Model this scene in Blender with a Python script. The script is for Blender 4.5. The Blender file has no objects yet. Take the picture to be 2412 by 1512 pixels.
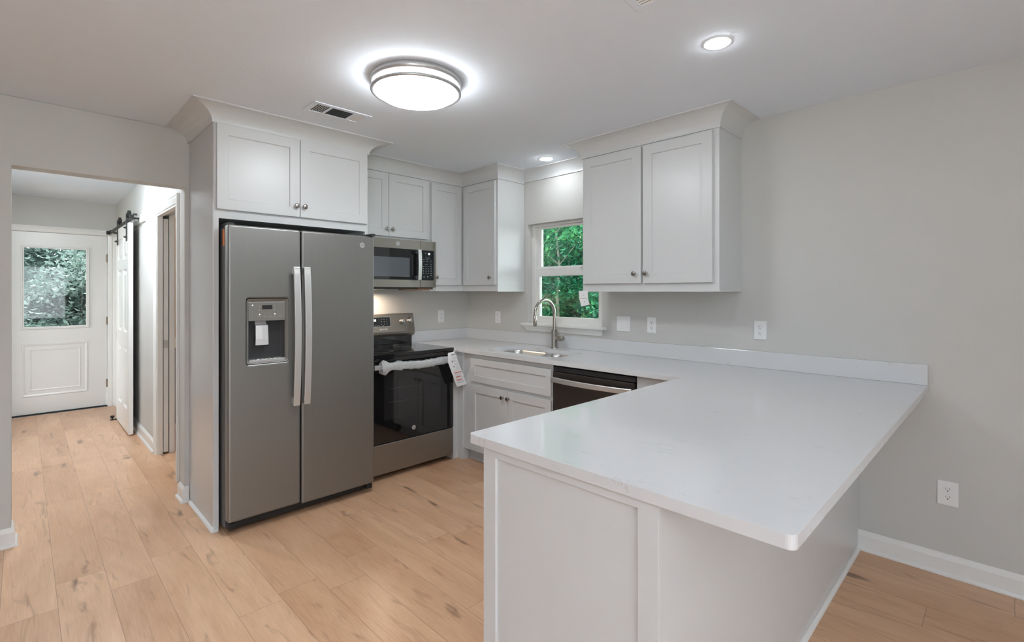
import bpy, bmesh, math, random
from mathutils import Vector, Matrix
PI = math.pi
random.seed(7)
S = bpy.context.scene
C = S.collection

# ------------------------------------------------------------------ camera
cam = bpy.data.objects.new('camera', bpy.data.cameras.new('camera')); C.objects.link(cam)
cam.location = (3.8725, -3.2009, 1.3797)
cam.rotation_euler = (PI/2, 0, math.radians(45.251))
cam.data.sensor_fit = 'HORIZONTAL'; cam.data.sensor_width = 36
cam.data.lens = 1163.77/2412*36
cam.data.shift_y = -(756-686.7)/2412
cam.data.clip_start = 0.02
S.camera = cam

# ------------------------------------------------------------------ world, sun, exposure
S.view_settings.view_transform = 'Standard'; S.view_settings.look = 'None'
S.view_settings.gamma = 1; S.view_settings.use_curve_mapping = False
S.view_settings.exposure = 1.0
SKY = 4.0
W = bpy.data.worlds.new('sky'); S.world = W; W.use_nodes = True
bg = W.node_tree.nodes['Background']; bg.inputs[0].default_value = (0.87, 0.94, 1.0, 1); bg.inputs[1].default_value = SKY
sun = bpy.data.objects.new('sun', bpy.data.lights.new('sun', 'SUN')); C.objects.link(sun)
sun.data.energy = 4.0; sun.data.angle = 0.02; sun.data.color = (1, .95, .85)
sun.rotation_euler = (math.radians(34), 0, math.radians(200))
E_LAMP = 20.0       # flush ceiling lamp diffuser
E_CAN = 55.0       # recessed lights
# daylight portals at the unseen living-room glazing behind the camera
def portal(name, loc, rot, sx, sy):
    l = bpy.data.lights.new(name, 'AREA'); l.shape = 'RECTANGLE'; l.size = sx; l.size_y = sy
    l.cycles.is_portal = True
    o = bpy.data.objects.new(name, l); C.objects.link(o); o.location = loc; o.rotation_euler = rot

# added fill light, aimed at the ceiling behind the camera in place of a flash
fl = bpy.data.objects.new('bounce_flash', bpy.data.lights.new('bounce_flash', 'AREA')); C.objects.link(fl)
fl.data.shape = 'DISK'; fl.data.size = .6; fl.data.energy = 66; fl.data.color = (.85, .93, 1)
fl.location = (4.9, -4.5, 1.25); fl.rotation_euler = (PI, 0, 0)
XR, YN, H = 7.0, -7.2, 2.44        # living-room far walls and ceiling height
portal('glazing_daylight', (5.7, YN-.08, 1.12), (PI/2, 0, 0), .8, 2.1)
portal('window_daylight', (XR+.08, -3.6, 1.35), (PI/2, 0, PI/2), 2.6, 1.5)
portal('kitchen_window_daylight', (1.24, .16, 1.54), (PI/2, 0, PI), .78, .86)
portal('added_window_daylight', (-3.2, -3.62, 1.2), (PI/2, 0, 0), .9, 2.1)
portal('hall_door_daylight', (-3.84, -2.927, 1.427), (PI/2, 0, -PI/2), .56, .92)

# ------------------------------------------------------------------ materials
def newmat(name):
    m = bpy.data.materials.new(name); m.use_nodes = True
    return m, m.node_tree.nodes, m.node_tree.links, m.node_tree.nodes['Principled BSDF']
def mat(name, col, rough=.5, metal=0, noise=0, bump=0, bscale=200, emit=None, es=0, coat=0, spec=.5, stretch=None):
    m, N, L, P = newmat(name)
    P.inputs['Base Color'].default_value = (*col, 1)
    P.inputs['Roughness'].default_value = rough; P.inputs['Metallic'].default_value = metal
    P.inputs['Specular IOR Level'].default_value = spec
    if coat: P.inputs['Coat Weight'].default_value = coat; P.inputs['Coat Roughness'].default_value = .05
    tc = N.new('ShaderNodeTexCoord'); mp = N.new('ShaderNodeMapping'); L.new(tc.outputs['Object'], mp.inputs[0])
    if stretch: mp.inputs['Scale'].default_value = stretch
    if noise:
        n = N.new('ShaderNodeTexNoise'); n.inputs['Scale'].default_value = 3 if not stretch else 60; L.new(mp.outputs[0], n.inputs[0])
        r = N.new('ShaderNodeMix'); r.data_type = 'RGBA'
        r.inputs[6].default_value = (*[c*(1-noise) for c in col], 1); r.inputs[7].default_value = (*[min(1, c*(1+noise)) for c in col], 1)
        L.new(n.outputs[0], r.inputs[0]); L.new(r.outputs[2], P.inputs['Base Color'])
    if bump:
        n = N.new('ShaderNodeTexNoise'); n.inputs['Scale'].default_value = bscale; n.inputs['Detail'].default_value = 3; L.new(mp.outputs[0], n.inputs[0])
        b = N.new('ShaderNodeBump'); b.inputs['Strength'].default_value = bump; b.inputs['Distance'].default_value = .002
        L.new(n.outputs[0], b.inputs['Height']); L.new(b.outputs[0], P.inputs['Normal'])
    if emit: P.inputs['Emission Color'].default_value = (*emit, 1); P.inputs['Emission Strength'].default_value = es
    return m
M = {}
M['taupe'] = mat('bounce_cutting_taupe', (.16, .15, .14), .8, noise=.02)  # dark tone chosen to cut bounce light off the unseen walls
M['hall_fill'] = mat('hall_fill_diffuser', (.9, .9, .9), .5, noise=.01, emit=(.85, .93, 1), es=82)
M['wall'] = mat('greige_wall_paint', (.58, .57, .545), .75, noise=.01, bump=.25, bscale=160)
M['ceil'] = mat('ceiling_paint', (.775, .82, .88), .9, noise=.01, bump=.3, bscale=120)
M['trim'] = mat('white_trim_paint', (.80, .79, .765), .3, noise=.01)
M['cab'] = mat('white_cabinet_paint', (.635, .64, .64), .32, noise=.01, bump=.08, bscale=90)
M['gloss'] = mat('glossy_white_panel_paint', (.58, .58, .58), .16, noise=.01, bump=.05, bscale=60)
M['slate'] = mat('slate_metal', (.27, .265, .255), .42, .85, noise=.03, bump=.03, bscale=400, stretch=(1, 1, .1))
M['dwdark'] = mat('dark_bronze_metal', (.085, .072, .066), .38, .8, noise=.03)
M['slate2'] = mat('warm_slate_metal', (.30, .275, .245), .40, .85, noise=.03, bump=.03, bscale=400, stretch=(1, .1, 1))
M['steel'] = mat('brushed_steel', (.62, .61, .59), .28, 1.0, noise=.04, bump=.03, bscale=300)
M['handle'] = mat('satin_silver_handle', (.70, .70, .69), .38, .8, noise=.02)
M['nickel'] = mat('satin_nickel', (.36, .34, .32), .25, 1.0, noise=.03)
M['faucet'] = mat('brushed_nickel', (.45, .42, .385), .27, 1.0, noise=.03)
M['dark'] = mat('dark_grey_plastic', (.03, .03, .032), .45, noise=.05)
M['grey'] = mat('charcoal_plastic', (.09, .09, .09), .4, noise=.05)
M['dispgrey'] = mat('dispenser_grey', (.25, .24, .225), .35, .3, noise=.03)
M['paddle'] = mat('clear_grey_plastic', (.62, .62, .62), .2, noise=.05)
M['blackglass'] = mat('black_glass', (.006, .006, .007), .04, noise=.1, coat=.6)
M['ovenwin'] = mat('oven_window_glass', (.016, .016, .017), .05, noise=.2, coat=.6)
M['mwin'] = mat('microwave_window_mesh', (.10, .11, .125), .12, noise=.08, coat=.5)
M['ctrl'] = mat('control_panel_black', (.012, .015, .018), .12, noise=.1)
M['white'] = mat('white_plastic', (.82, .82, .815), .35, noise=.01)
M['slot'] = mat('slot_black', (.01, .01, .01), .6, noise=.1)
M['iron'] = mat('matte_black_iron', (.018, .017, .016), .45, .3, noise=.1)
M['bronze'] = mat('aged_brass_hinge', (.26, .20, .14), .4, .8, noise=.1)
M['orange'] = mat('orange_label', (.85, .22, .02), .5, noise=.02)
M['orange2'] = mat('orange_print', (.72, .13, .04), .6, noise=.02)
M['paper'] = mat('white_paper', (.80, .80, .80), .8, noise=.01)
M['ink'] = mat('grey_ink', (.22, .22, .23), .8, noise=.05)
M['digit'] = mat('lit_digits', (.8, .9, 1), .5, noise=.01, emit=(.85, .93, 1), es=1.6)
M['mark'] = mat('pale_print', (.42, .44, .46), .5, noise=.02)
M['mark2'] = mat('white_print', (.75, .75, .75), .5, noise=.02)
M['badge'] = mat('silver_badge', (.62, .62, .62), .3, .7, noise=.02)
M['vanity'] = mat('dark_brown_wood', (.055, .022, .012), .4, noise=.2)
M['cream'] = mat('cream_vanity_top', (.72, .62, .45), .3, noise=.02)
M['ochre'] = mat('ochre_wall_paint', (.42, .23, .05), .8, noise=.02)
M['brown'] = mat('brown_cardboard', (.16, .09, .05), .7, noise=.1)
M['rim'] = mat('brushed_nickel_ring', (.50, .50, .50), .35, .6, noise=.02)
M['diff'] = mat('lit_acrylic_diffuser', (.9, .9, .9), .5, noise=.01, emit=(.90, .955, 1), es=E_LAMP)
M['can'] = mat('lit_recessed_lens', (.9, .9, .9), .5, noise=.01, emit=(.89, .95, 1), es=E_CAN)
M['bark'] = mat('pale_bark', (.27, .28, .24), .9, noise=.3, bump=.5, bscale=30)
M['bounce_paving'] = mat('pale_bounce_concrete', (.52, .51, .49), .9, noise=.08, bump=.3, bscale=12)  # for the unseen slabs added as daylight reflectors
M['grass'] = mat('grass_ground', (.06, .12, .03), .95, noise=.5, bump=.5, bscale=20)

def film_mat():
    m, N, L, P = newmat('milky_plastic_film')
    P.inputs['Base Color'].default_value = (.62, .62, .62, 1); P.inputs['Roughness'].default_value = .35
    n = N.new('ShaderNodeTexNoise'); n.inputs['Scale'].default_value = 24; n.inputs['Detail'].default_value = 2
    r = N.new('ShaderNodeMapRange'); r.inputs[3].default_value = .35; r.inputs[4].default_value = .85
    L.new(n.outputs[0], r.inputs[0]); L.new(r.outputs[0], P.inputs['Alpha'])
    b = N.new('ShaderNodeBump'); b.inputs['Strength'].default_value = .5; b.inputs['Distance'].default_value = .004
    L.new(n.outputs[0], b.inputs['Height']); L.new(b.outputs[0], P.inputs['Normal'])
    return m
M['film'] = film_mat()
def glass_mat(name, tint):
    m = bpy.data.materials.new(name); m.use_nodes = True; N = m.node_tree.nodes; L = m.node_tree.links
    N.clear(); o = N.new('ShaderNodeOutputMaterial'); t = N.new('ShaderNodeBsdfTransparent'); g = N.new('ShaderNodeBsdfGlossy')
    f = N.new('ShaderNodeFresnel'); f.inputs[0].default_value = 1.35; mx = N.new('ShaderNodeMixShader')
    t.inputs[0].default_value = (*tint, 1); g.inputs['Roughness'].default_value = .02
    L.new(f.outputs[0], mx.inputs[0]); L.new(t.outputs[0], mx.inputs[1]); L.new(g.outputs[0], mx.inputs[2]); L.new(mx.outputs[0], o.inputs[0])
    return m
M['glass'] = glass_mat('window_glass', (.95, .98, .96)); M['clear'] = glass_mat('clear_glass', (.98, .98, .98))
def leaf_mat(name, c1, c2, c3):
    m, N, L, P = newmat(name)
    tc = N.new('ShaderNodeTexCoord')
    n = N.new('ShaderNodeTexNoise'); n.inputs['Scale'].default_value = 2.2; n.inputs['Detail'].default_value = 6
    L.new(tc.outputs['Object'], n.inputs[0])
    r = N.new('ShaderNodeValToRGB'); e = r.color_ramp.elements
    e[0].position = .38; e[0].color = (*c1, 1); e[1].position = .66; e[1].color = (*c3, 1)
    k = e.new(.52); k.color = (*c2, 1)
    L.new(n.outputs[0], r.inputs[0]); L.new(r.outputs[0], P.inputs['Base Color']); P.inputs['Roughness'].default_value = .45
    t = N.new('ShaderNodeBsdfTranslucent'); L.new(r.outputs[0], t.inputs[0])
    mx = N.new('ShaderNodeMixShader'); mx.inputs[0].default_value = .4
    L.new(P.outputs[0], mx.inputs[1]); L.new(t.outputs[0], mx.inputs[2]); L.new(mx.outputs[0], N['Material Output'].inputs[0])
    return m
M['leaf'] = leaf_mat('green_leaves', (.006, .09, .055), (.03, .26, .13), (.17, .50, .19))
M['glare_leaf'] = leaf_mat('glare_leaves', (.09, .15, .13), (.24, .34, .30), (.62, .70, .67))  # exposure glare put into the leaf colour as a paler green

def quartz():
    m, N, L, P = newmat('white_quartz')
    tc = N.new('ShaderNodeTexCoord'); mp = N.new('ShaderNodeMapping'); mp.inputs['Rotation'].default_value = (0, 0, .5); mp.inputs['Scale'].default_value = (1.0, 2.6, 1)
    L.new(tc.outputs['Object'], mp.inputs[0])
    n1 = N.new('ShaderNodeTexNoise'); n1.inputs['Scale'].default_value = 2.6; n1.inputs['Detail'].default_value = 7; n1.inputs['Roughness'].default_value = .62; n1.inputs['Distortion'].default_value = .9
    L.new(mp.outputs[0], n1.inputs[0])
    ab = N.new('ShaderNodeMath'); ab.operation = 'SUBTRACT'; ab.inputs[1].default_value = .5; L.new(n1.outputs[0], ab.inputs[0])
    a2 = N.new('ShaderNodeMath'); a2.operation = 'ABSOLUTE'; L.new(ab.outputs[0], a2.inputs[0])
    mr = N.new('ShaderNodeMapRange'); mr.inputs[1].default_value = 0; mr.inputs[2].default_value = .008; mr.inputs[3].default_value = 1; mr.inputs[4].default_value = 0; L.new(a2.outputs[0], mr.inputs[0])
    n2 = N.new('ShaderNodeTexNoise'); n2.inputs['Scale'].default_value = 7; n2.inputs['Detail'].default_value = 2; L.new(tc.outputs['Object'], n2.inputs[0])
    m2 = N.new('ShaderNodeMapRange'); m2.inputs[1].default_value = .56; m2.inputs[2].default_value = .72; L.new(n2.outputs[0], m2.inputs[0])
    mu = N.new('ShaderNodeMath'); mu.operation = 'MULTIPLY'; L.new(mr.outputs[0], mu.inputs[0]); L.new(m2.outputs[0], mu.inputs[1])
    mu2 = N.new('ShaderNodeMath'); mu2.operation = 'MULTIPLY'; mu2.inputs[1].default_value = .6; L.new(mu.outputs[0], mu2.inputs[0])
    mx = N.new('ShaderNodeMix'); mx.data_type = 'RGBA'; mx.inputs[6].default_value = (.665, .665, .67, 1); mx.inputs[7].default_value = (.42, .42, .43, 1)
    L.new(mu2.outputs[0], mx.inputs[0]); L.new(mx.outputs[2], P.inputs['Base Color'])
    P.inputs['Roughness'].default_value = .09
    nb = N.new('ShaderNodeTexNoise'); nb.inputs['Scale'].default_value = 14; L.new(tc.outputs['Object'], nb.inputs[0])
    b = N.new('ShaderNodeBump'); b.inputs['Strength'].default_value = .12; b.inputs['Distance'].default_value = .002
    L.new(nb.outputs[0], b.inputs['Height']); L.new(b.outputs[0], P.inputs['Normal'])
    return m
M['quartz'] = quartz()

def planks():
    m, N, L, P = newmat('oak_plank_floor')
    def math_(op, a, b=None, c=None):
        n = N.new('ShaderNodeMath'); n.operation = op
        for i, v in enumerate((a, b, c)):
            if v is None: continue
            if isinstance(v, (int, float)): n.inputs[i].default_value = v
            else: L.new(v, n.inputs[i])
        return n.outputs[0]
    tc = N.new('ShaderNodeTexCoord'); sx = N.new('ShaderNodeSeparateXYZ'); L.new(tc.outputs['Object'], sx.inputs[0])
    X, Y = sx.outputs[0], sx.outputs[1]
    w, l = .18, 1.22
    v = math_('DIVIDE', math_('ADD', Y, 3.09+18*w), w); row = math_('FLOOR', v); fv = math_('FRACT', v)
    wn = N.new('ShaderNodeTexWhiteNoise'); wn.noise_dimensions = '1D'; L.new(row, wn.inputs['W'])
    u = math_('ADD', math_('DIVIDE', math_('ADD', X, 20.0), l), math_('MULTIPLY', wn.outputs[0], 1.0)); col = math_('FLOOR', u); fu = math_('FRACT', u)
    cb = N.new('ShaderNodeCombineXYZ'); L.new(row, cb.inputs[0]); L.new(col, cb.inputs[1])
    w2 = N.new('ShaderNodeTexWhiteNoise'); w2.noise_dimensions = '2D'; L.new(cb.outputs[0], w2.inputs[0])
    pr = w2.outputs[0]
    # seams
    ev = math_('MINIMUM', fv, math_('SUBTRACT', 1, fv)); eu = math_('MINIMUM', fu, math_('SUBTRACT', 1, fu))
    sm = math_('MAXIMUM', math_('LESS_THAN', ev, .007), math_('LESS_THAN', eu, .0011))
    # grain coordinates, shifted per plank
    g = N.new('ShaderNodeCombineXYZ'); L.new(X, g.inputs[0]); L.new(Y, g.inputs[1]); L.new(math_('MULTIPLY', pr, 37.0), g.inputs[2])
    def noise(scale, sc, det=4, dist=0, rough=.5):
        mp = N.new('ShaderNodeMapping'); mp.inputs['Scale'].default_value = sc; L.new(g.outputs[0], mp.inputs[0])
        n = N.new('ShaderNodeTexNoise'); n.inputs['Scale'].default_value = scale; n.inputs['Detail'].default_value = det; n.inputs['Distortion'].default_value = dist; n.inputs['Roughness'].default_value = rough
        L.new(mp.outputs[0], n.inputs[0]); return n.outputs[0]
    n_fine = noise(9, (1, 14, 1), 5, .3, .6)
    n_broad = noise(1.6, (1, 4.5, 1), 3, .8)
    n_dark = noise(2.3, (1.0, 7, 1), 4, 1.6)
    mp = N.new('ShaderNodeMapping'); mp.inputs['Scale'].default_value = (1.6, 5.2, 1); L.new(g.outputs[0], mp.inputs[0])
    nd = N.new('ShaderNodeTexNoise'); nd.inputs['Scale'].default_value = 6; L.new(mp.outputs[0], nd.inputs[0])
    va = N.new('ShaderNodeVectorMath'); va.operation = 'SCALE'; va.inputs[3].default_value = .35; L.new(nd.outputs[1], va.inputs[0])
    vb = N.new('ShaderNodeVectorMath'); vb.operation = 'ADD'; L.new(mp.outputs[0], vb.inputs[0]); L.new(va.outputs[0], vb.inputs[1])
    vo = N.new('ShaderNodeTexVoronoi'); vo.inputs['Scale'].default_value = 1.15; L.new(vb.outputs[0], vo.inputs[0])
    knot = N.new('ShaderNodeMapRange'); knot.inputs[1].default_value = .05; knot.inputs[2].default_value = .17; knot.inputs[3].default_value = 1; knot.inputs[4].default_value = 0; L.new(vo.outputs[0], knot.inputs[0])
    dk = N.new('ShaderNodeMapRange'); dk.inputs[1].default_value = .60; dk.inputs[2].default_value = .74; L.new(n_dark, dk.inputs[0])
    base = N.new('ShaderNodeValToRGB'); e = base.color_ramp.elements
    e[0].position = .30; e[0].color = (.52, .285, .158, 1); e[1].position = .72; e[1].color = (.78, .505, .32, 1)
    t = math_('ADD', math_('MULTIPLY', n_fine, .35), math_('ADD', math_('MULTIPLY', n_broad, .5), math_('MULTIPLY', pr, .16)))
    L.new(t, base.inputs[0])
    def mixc(fac, a, colr):
        x = N.new('ShaderNodeMix'); x.data_type = 'RGBA'; L.new(fac, x.inputs[0]); L.new(a, x.inputs[6]); x.inputs[7].default_value = (*colr, 1); return x.outputs[2]
    c = mixc(math_('MULTIPLY', dk.outputs[0], .5), base.outputs[0], (.23, .12, .065))
    c = mixc(math_('MULTIPLY', knot.outputs[0], .75), c, (.14, .075, .045))
    c = mixc(math_('MULTIPLY', sm, .45), c, (.12, .06, .035))
    L.new(c, P.inputs['Base Color']); P.inputs['Roughness'].default_value = .30; P.inputs['Specular IOR Level'].default_value = .4
    b = N.new('ShaderNodeBump'); b.inputs['Strength'].default_value = .2; b.inputs['Distance'].default_value = .001
    L.new(math_('SUBTRACT', n_fine, sm), b.inputs['Height']); L.new(b.outputs[0], P.inputs['Normal'])
    return m
M['floor'] = planks()

# ------------------------------------------------------------------ mesh helpers
class MB:
    def __init__(s): s.v = []; s.f = []; s.smooth = []
    def add(s, vs, fs, sm=False):
        n = len(s.v); s.v += [tuple(p) for p in vs]; s.f += [tuple(i+n for i in f) for f in fs]; s.smooth += [sm]*len(fs); return s
    def box(s, x0, x1, y0, y1, z0, z1):
        x0, x1 = sorted((x0, x1)); y0, y1 = sorted((y0, y1)); z0, z1 = sorted((z0, z1))
        v = [(x, y, z) for z in (z0, z1) for x, y in ((x0, y0), (x1, y0), (x1, y1), (x0, y1))]
        return s.add(v, [(3, 2, 1, 0), (4, 5, 6, 7), (0, 1, 5, 4), (1, 2, 6, 5), (2, 3, 7, 6), (3, 0, 4, 7)])
    def loft(s, rings, caps=True, closed=True, sm=False):
        n = len(rings[0]); v = [p for r in rings for p in r]; f = []
        for i in range(len(rings)-1):
            for j in range(n if closed else n-1):
                a, b = i*n+j, i*n+(j+1) % n
                f.append((a, b, b+n, a+n))
        s.add(v, f, sm)
        if caps: s.add(list(rings[0]), [tuple(range(n))[::-1]]); s.add(list(rings[-1]), [tuple(range(n))])
        return s
    def tube(s, pts, r, n=16, caps=True):
        pts = [Vector(p) for p in pts]; rings = []
        rr = r if isinstance(r, (list, tuple)) else [r]*len(pts)
        t0 = (pts[1]-pts[0]).normalized(); up = Vector((0, 0, 1)) if abs(t0.z) < .9 else Vector((1, 0, 0))
        a = t0.cross(up).normalized()
        for i, p in enumerate(pts):
            t = ((pts[min(i+1, len(pts)-1)]-pts[max(i-1, 0)])).normalized()
            a = (a-t*a.dot(t)).normalized(); b = t.cross(a)
            rings.append([p+(a*math.cos(k*2*PI/n)+b*math.sin(k*2*PI/n))*rr[i] for k in range(n)])
        return s.loft(rings, caps, True, True)
    def lathe(s, o, ax, prof, n=24):          # prof: (radius, distance along ax)
        o = Vector(o); ax = Vector(ax).normalized(); up = Vector((0, 0, 1)) if abs(ax.z) < .9 else Vector((1, 0, 0))
        a = ax.cross(up).normalized(); b = ax.cross(a)
        rings = [[o+ax*d+(a*math.cos(k*2*PI/n)+b*math.sin(k*2*PI/n))*max(r, 1e-5) for k in range(n)] for r, d in prof]
        return s.loft(rings, True, True, True)
    def build(s, name, m, parent=None, label=None, bevel=0, seg=2, loc=None, stuff=False):
        me = bpy.data.meshes.new(name)
        off = Vector((0, 0, 0))
        if parent is not None:
            q = parent
            while q is not None: off += q.location; q = q.parent
        elif loc is not None: off = Vector(loc)
        me.from_pydata([tuple(Vector(p)-off) for p in s.v], [], s.f)
        bm = bmesh.new(); bm.from_mesh(me); bmesh.ops.remove_doubles(bm, verts=bm.verts, dist=1e-6) if s.merge else None
        bmesh.ops.recalc_face_normals(bm, faces=bm.faces); bm.to_mesh(me); bm.free()
        if not s.merge:
            for p, q in zip(me.polygons, s.smooth): p.use_smooth = q
        o = bpy.data.objects.new(name, me); C.objects.link(o)
        me.materials.append(M[m])
        if parent is not None: o.parent = parent
        elif loc is not None: o.location = loc
        if bevel:
            b = o.modifiers.new('bevel', 'BEVEL'); b.width = bevel; b.segments = seg; b.limit_method = 'ANGLE'; b.angle_limit = math.radians(40)
            b.harden_normals = False
        if label: o['label'] = label
        if stuff: o['kind'] = 'stuff'
        return o
    merge = False
def tag(o, label, cat, group=None):
    o['label'] = label; o['category'] = cat
    if group: o['group'] = group
    return o
def thing(name, loc, label, cat, group=None):
    o = bpy.data.objects.new(name, None); C.objects.link(o); o.location = loc; o.empty_display_size = .1
    return tag(o, label, cat, group)
def struct(o): o['kind'] = 'structure'; return o
def bx(*a): return MB().box(*a)

# local frames: X face looks to +x (a=y), Y face looks to -y (a=x), Z face looks down (a=x, z=y)
def FX(x0): return lambda a, d, z: (x0+d, a, z)
def FY(y0): return lambda a, d, z: (a, y0-d, z)
def FXm(x0): return lambda a, d, z: (x0-d, a, z)
def bxf(F, a0, a1, d0, d1, z0, z1, mb=None):
    p, q = F(a0, d0, z0), F(a1, d1, z1)
    return (mb or MB()).box(p[0], q[0], p[1], q[1], p[2], q[2])
def plate(F, outer, holes, d0, d1, mb=None):      # polygon (a,z) with holes, given thickness
    mb = mb or MB()
    bm = bmesh.new(); es = []
    for lp in [outer]+holes:
        vs = [bm.verts.new((a, 0, z)) for a, z in lp]
        es += [bm.edges.new((vs[i], vs[(i+1) % len(vs)])) for i in range(len(vs))]
    bmesh.ops.triangle_fill(bm, use_beauty=True, use_dissolve=False, edges=es)
    bm.verts.index_update()
    vs = [v.co.copy() for v in bm.verts]; fs = [[v.index for v in f.verts] for f in bm.faces]; bm.free()
    n = len(vs)
    V = [F(v.x, d0, v.z) for v in vs]+[F(v.x, d1, v.z) for v in vs]
    Fc = [tuple(f) for f in fs]+[tuple(i+n for i in f[::-1]) for f in fs]
    k = 0
    for lp in [outer]+holes:
        m_ = len(lp)
        for i in range(m_): a, b = k+i, k+(i+1) % m_; Fc.append((a, b, b+n, a+n))
        k += m_
    return mb.add(V, Fc)
def rect(a0, a1, z0, z1): return [(a0, z0), (a1, z0), (a1, z1), (a0, z1)]
def rrect(a0, a1, z0, z1, r, n=6):
    out = []
    for cx, cz, t0 in ((a1-r, z1-r, 0), (a0+r, z1-r, PI/2), (a0+r, z0+r, PI), (a1-r, z0+r, 3*PI/2)):
        out += [(cx+r*math.cos(t0+PI/2*i/n), cz+r*math.sin(t0+PI/2*i/n)) for i in range(n+1)]
    return out
def shaker(F, a0, a1, z0, z1, d0, th=.02, st=.06, rec=.009):   # one-piece frame-and-panel front
    mb = MB(); c = .0015; d1 = d0+th
    def R(i, d): return [F(a0+i, d, z0+i), F(a1-i, d, z0+i), F(a1-i, d, z1-i), F(a0+i, d, z1-i)]
    rings = [R(0, d0), R(0, d1-c), R(c, d1), R(st, d1), R(st+.003, d1-rec), R(st+.0031, d1-rec)]
    mb.loft(rings, caps=True)
    return mb
def knob(F, a, z, d, parent):
    o = Vector(F(a, d, z)); ax = Vector(F(a, d+1, z))-o
    return MB().lathe(o, ax, [(.0085, 0), (.0085, .002), (.0055, .004), (.005, .013), (.010, .016), (.0155, .0195), (.0155, .0225), (.0135, .025), (.010, .0262), (0, .0268)]).build('knob', 'nickel', parent)
def sweep(path, prof, side=1, z=0):            # profile (d,z) swept along an (x,y) path with mitred corners, ready for struct/parts
    P = [Vector((p[0], p[1])) for p in path]; rings = []
    for i, p in enumerate(P):
        def nrm(a, b):
            t = (b-a).normalized(); return Vector((-t.y, t.x))*side
        n1 = nrm(P[i-1], p) if i > 0 else None; n2 = nrm(p, P[i+1]) if i < len(P)-1 else None
        if n1 is None: n = n2
        elif n2 is None: n = n1
        else: n = (n1+n2)/(1+n1.dot(n2))
        rings.append([(p.x+n.x*d, p.y+n.y*d, z+h) for d, h in prof])
    return rings
def text(name, s, F, a, z, d, size, m, parent, align='CENTER', rot=0):
    cu = bpy.data.curves.new(name, 'FONT'); cu.body = s; cu.size = size; cu.extrude = .0002; cu.align_x = align; cu.align_y = 'CENTER'
    t = bpy.data.objects.new(name, cu); C.objects.link(t)
    bpy.context.view_layer.update()
    me = bpy.data.meshes.new_from_object(t.evaluated_get(bpy.context.evaluated_depsgraph_get()))
    bpy.data.objects.remove(t)
    flip = -1 if F is None else 1
    mb = MB(); cr, sr = math.cos(rot), math.sin(rot)
    mb.add([F(a+v.co.x*cr-v.co.y*sr, d+v.co.z+.0002, z+v.co.x*sr+v.co.y*cr) for v in me.vertices], [tuple(p.vertices) for p in me.polygons])
    bpy.data.meshes.remove(me)
    return mb.build(name, m, parent)
def disc(F, a, z, d, r, th, mb=None):
    mb = mb or MB(); o = Vector(F(a, d, z)); ax = Vector(F(a, d+1, z))-o
    return mb.lathe(o, ax, [(r, 0), (r, th*.7), (r*.94, th)])
def badge(F, a, z, d, r, parent):
    b = disc(F, a, z, d, r, .002).build('badge', 'badge', parent)
    text('lettering', 'GE', F, a, z, d+.002, r*1.0, 'ink', parent)
    return b

# ------------------------------------------------------------------ room shell
T = .12
struct(bx(-3.9, XR+.1, YN-.1, .15, -.1, 0).build('floor', 'floor'))
struct(bx(-3.95, XR+.15, YN-.15, .15, H, H+.15).build('ceiling', 'ceil'))
# window wall (y=0)
struct(plate(FY(0), rect(-T, XR, 0, H), [rect(.845, 1.635, 1.085, 1.975)], 0, -.14).build('wall_right', 'wall'))
# stove wall
struct(bx(-T, 0, -2.41, 0, 0, H).build('wall_left', 'wall'))
# opening wall with header to the hall
struct(plate(FX(-.06), [(-2.41, 0), (-2.41, H), (YN, H), (YN, 0), (-3.243, 0), (-3.243, 2.066), (-2.445, 2.066), (-2.445, 0)], [], 0, .12).build('wall_left', 'wall', bevel=.004))
# hall
HP = [(-3.78, 0), (-3.70, 0), (-3.70, 2.02), (-2.94, 2.02), (-2.94, 0), (-1.205, 0), (-1.205, 2.03), (-.445, 2.03), (-.445, 0), (-.06, 0), (-.06, H), (-3.78, H)]
struct(plate(FY(-2.39), HP, [], 0, -.037).build('wall_hall_right', 'wall'))          # two skins with the pocket between them
struct(plate(FY(-2.307), HP, [], 0, -.037).build('wall_hall_inner', 'wall'))
struct(bx(-2.94, -2.05, -2.353, -2.307, 0, H).build('wall_hall_core', 'wall'))
struct(bx(-2.05, -.46, -2.353, -2.307, 2.03, H).build('wall_hall_header', 'wall'))
struct(plate(FY(-3.46), rect(-3.78, -.06, 0, H), [rect(-3.65, -2.75, .12, 2.2)], 0, .12).build('wall_hall_left', 'wall'))
g4 = MB().box(-3.65, -3.60, -3.56, -3.51, .12, 2.2).box(-2.80, -2.75, -3.56, -3.51, .12, 2.2).box(-3.60, -2.80, -3.56, -3.51, 2.15, 2.2).box(-3.60, -2.80, -3.56, -3.51, .12, .17).box(-3.225, -3.175, -3.56, -3.51, .17, 2.15).build('added_window_4', 'trim'); struct(g4)  # unseen window added to bring more light into the hall
MB().box(-3.60, -2.80, -3.538, -3.533, .17, 2.15).build('pane', 'clear', g4)
struct(plate(FX(-3.78), rect(-3.58, -.48, 0, H), [rect(-3.385, -2.472, .0, 2.048)][:0] or [], 0, -.0001).build('wall_hall_end', 'wall')) if False else None
struct(plate(FX(-3.78), [(-3.58, 0), (-3.388, 0), (-3.388, 2.05), (-2.470, 2.05), (-2.470, 0), (-.48, 0), (-.48, H), (-3.58, H)], [], 0, -T).build('wall_hall_end', 'wall'))
# closet behind the barn door and the small room behind the pocket door
struct(bx(-3.78, -2.72, -1.75, -1.65, 0, H).build('wall_closet_back', 'wall'))
struct(bx(-2.82, -2.70, -2.27, -.60, 0, H).build('wall_bathroom_left', 'ochre'))
struct(bx(-3.78, -T, -.60, -.48, 0, H).build('wall_bathroom_back', 'ochre'))
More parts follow.
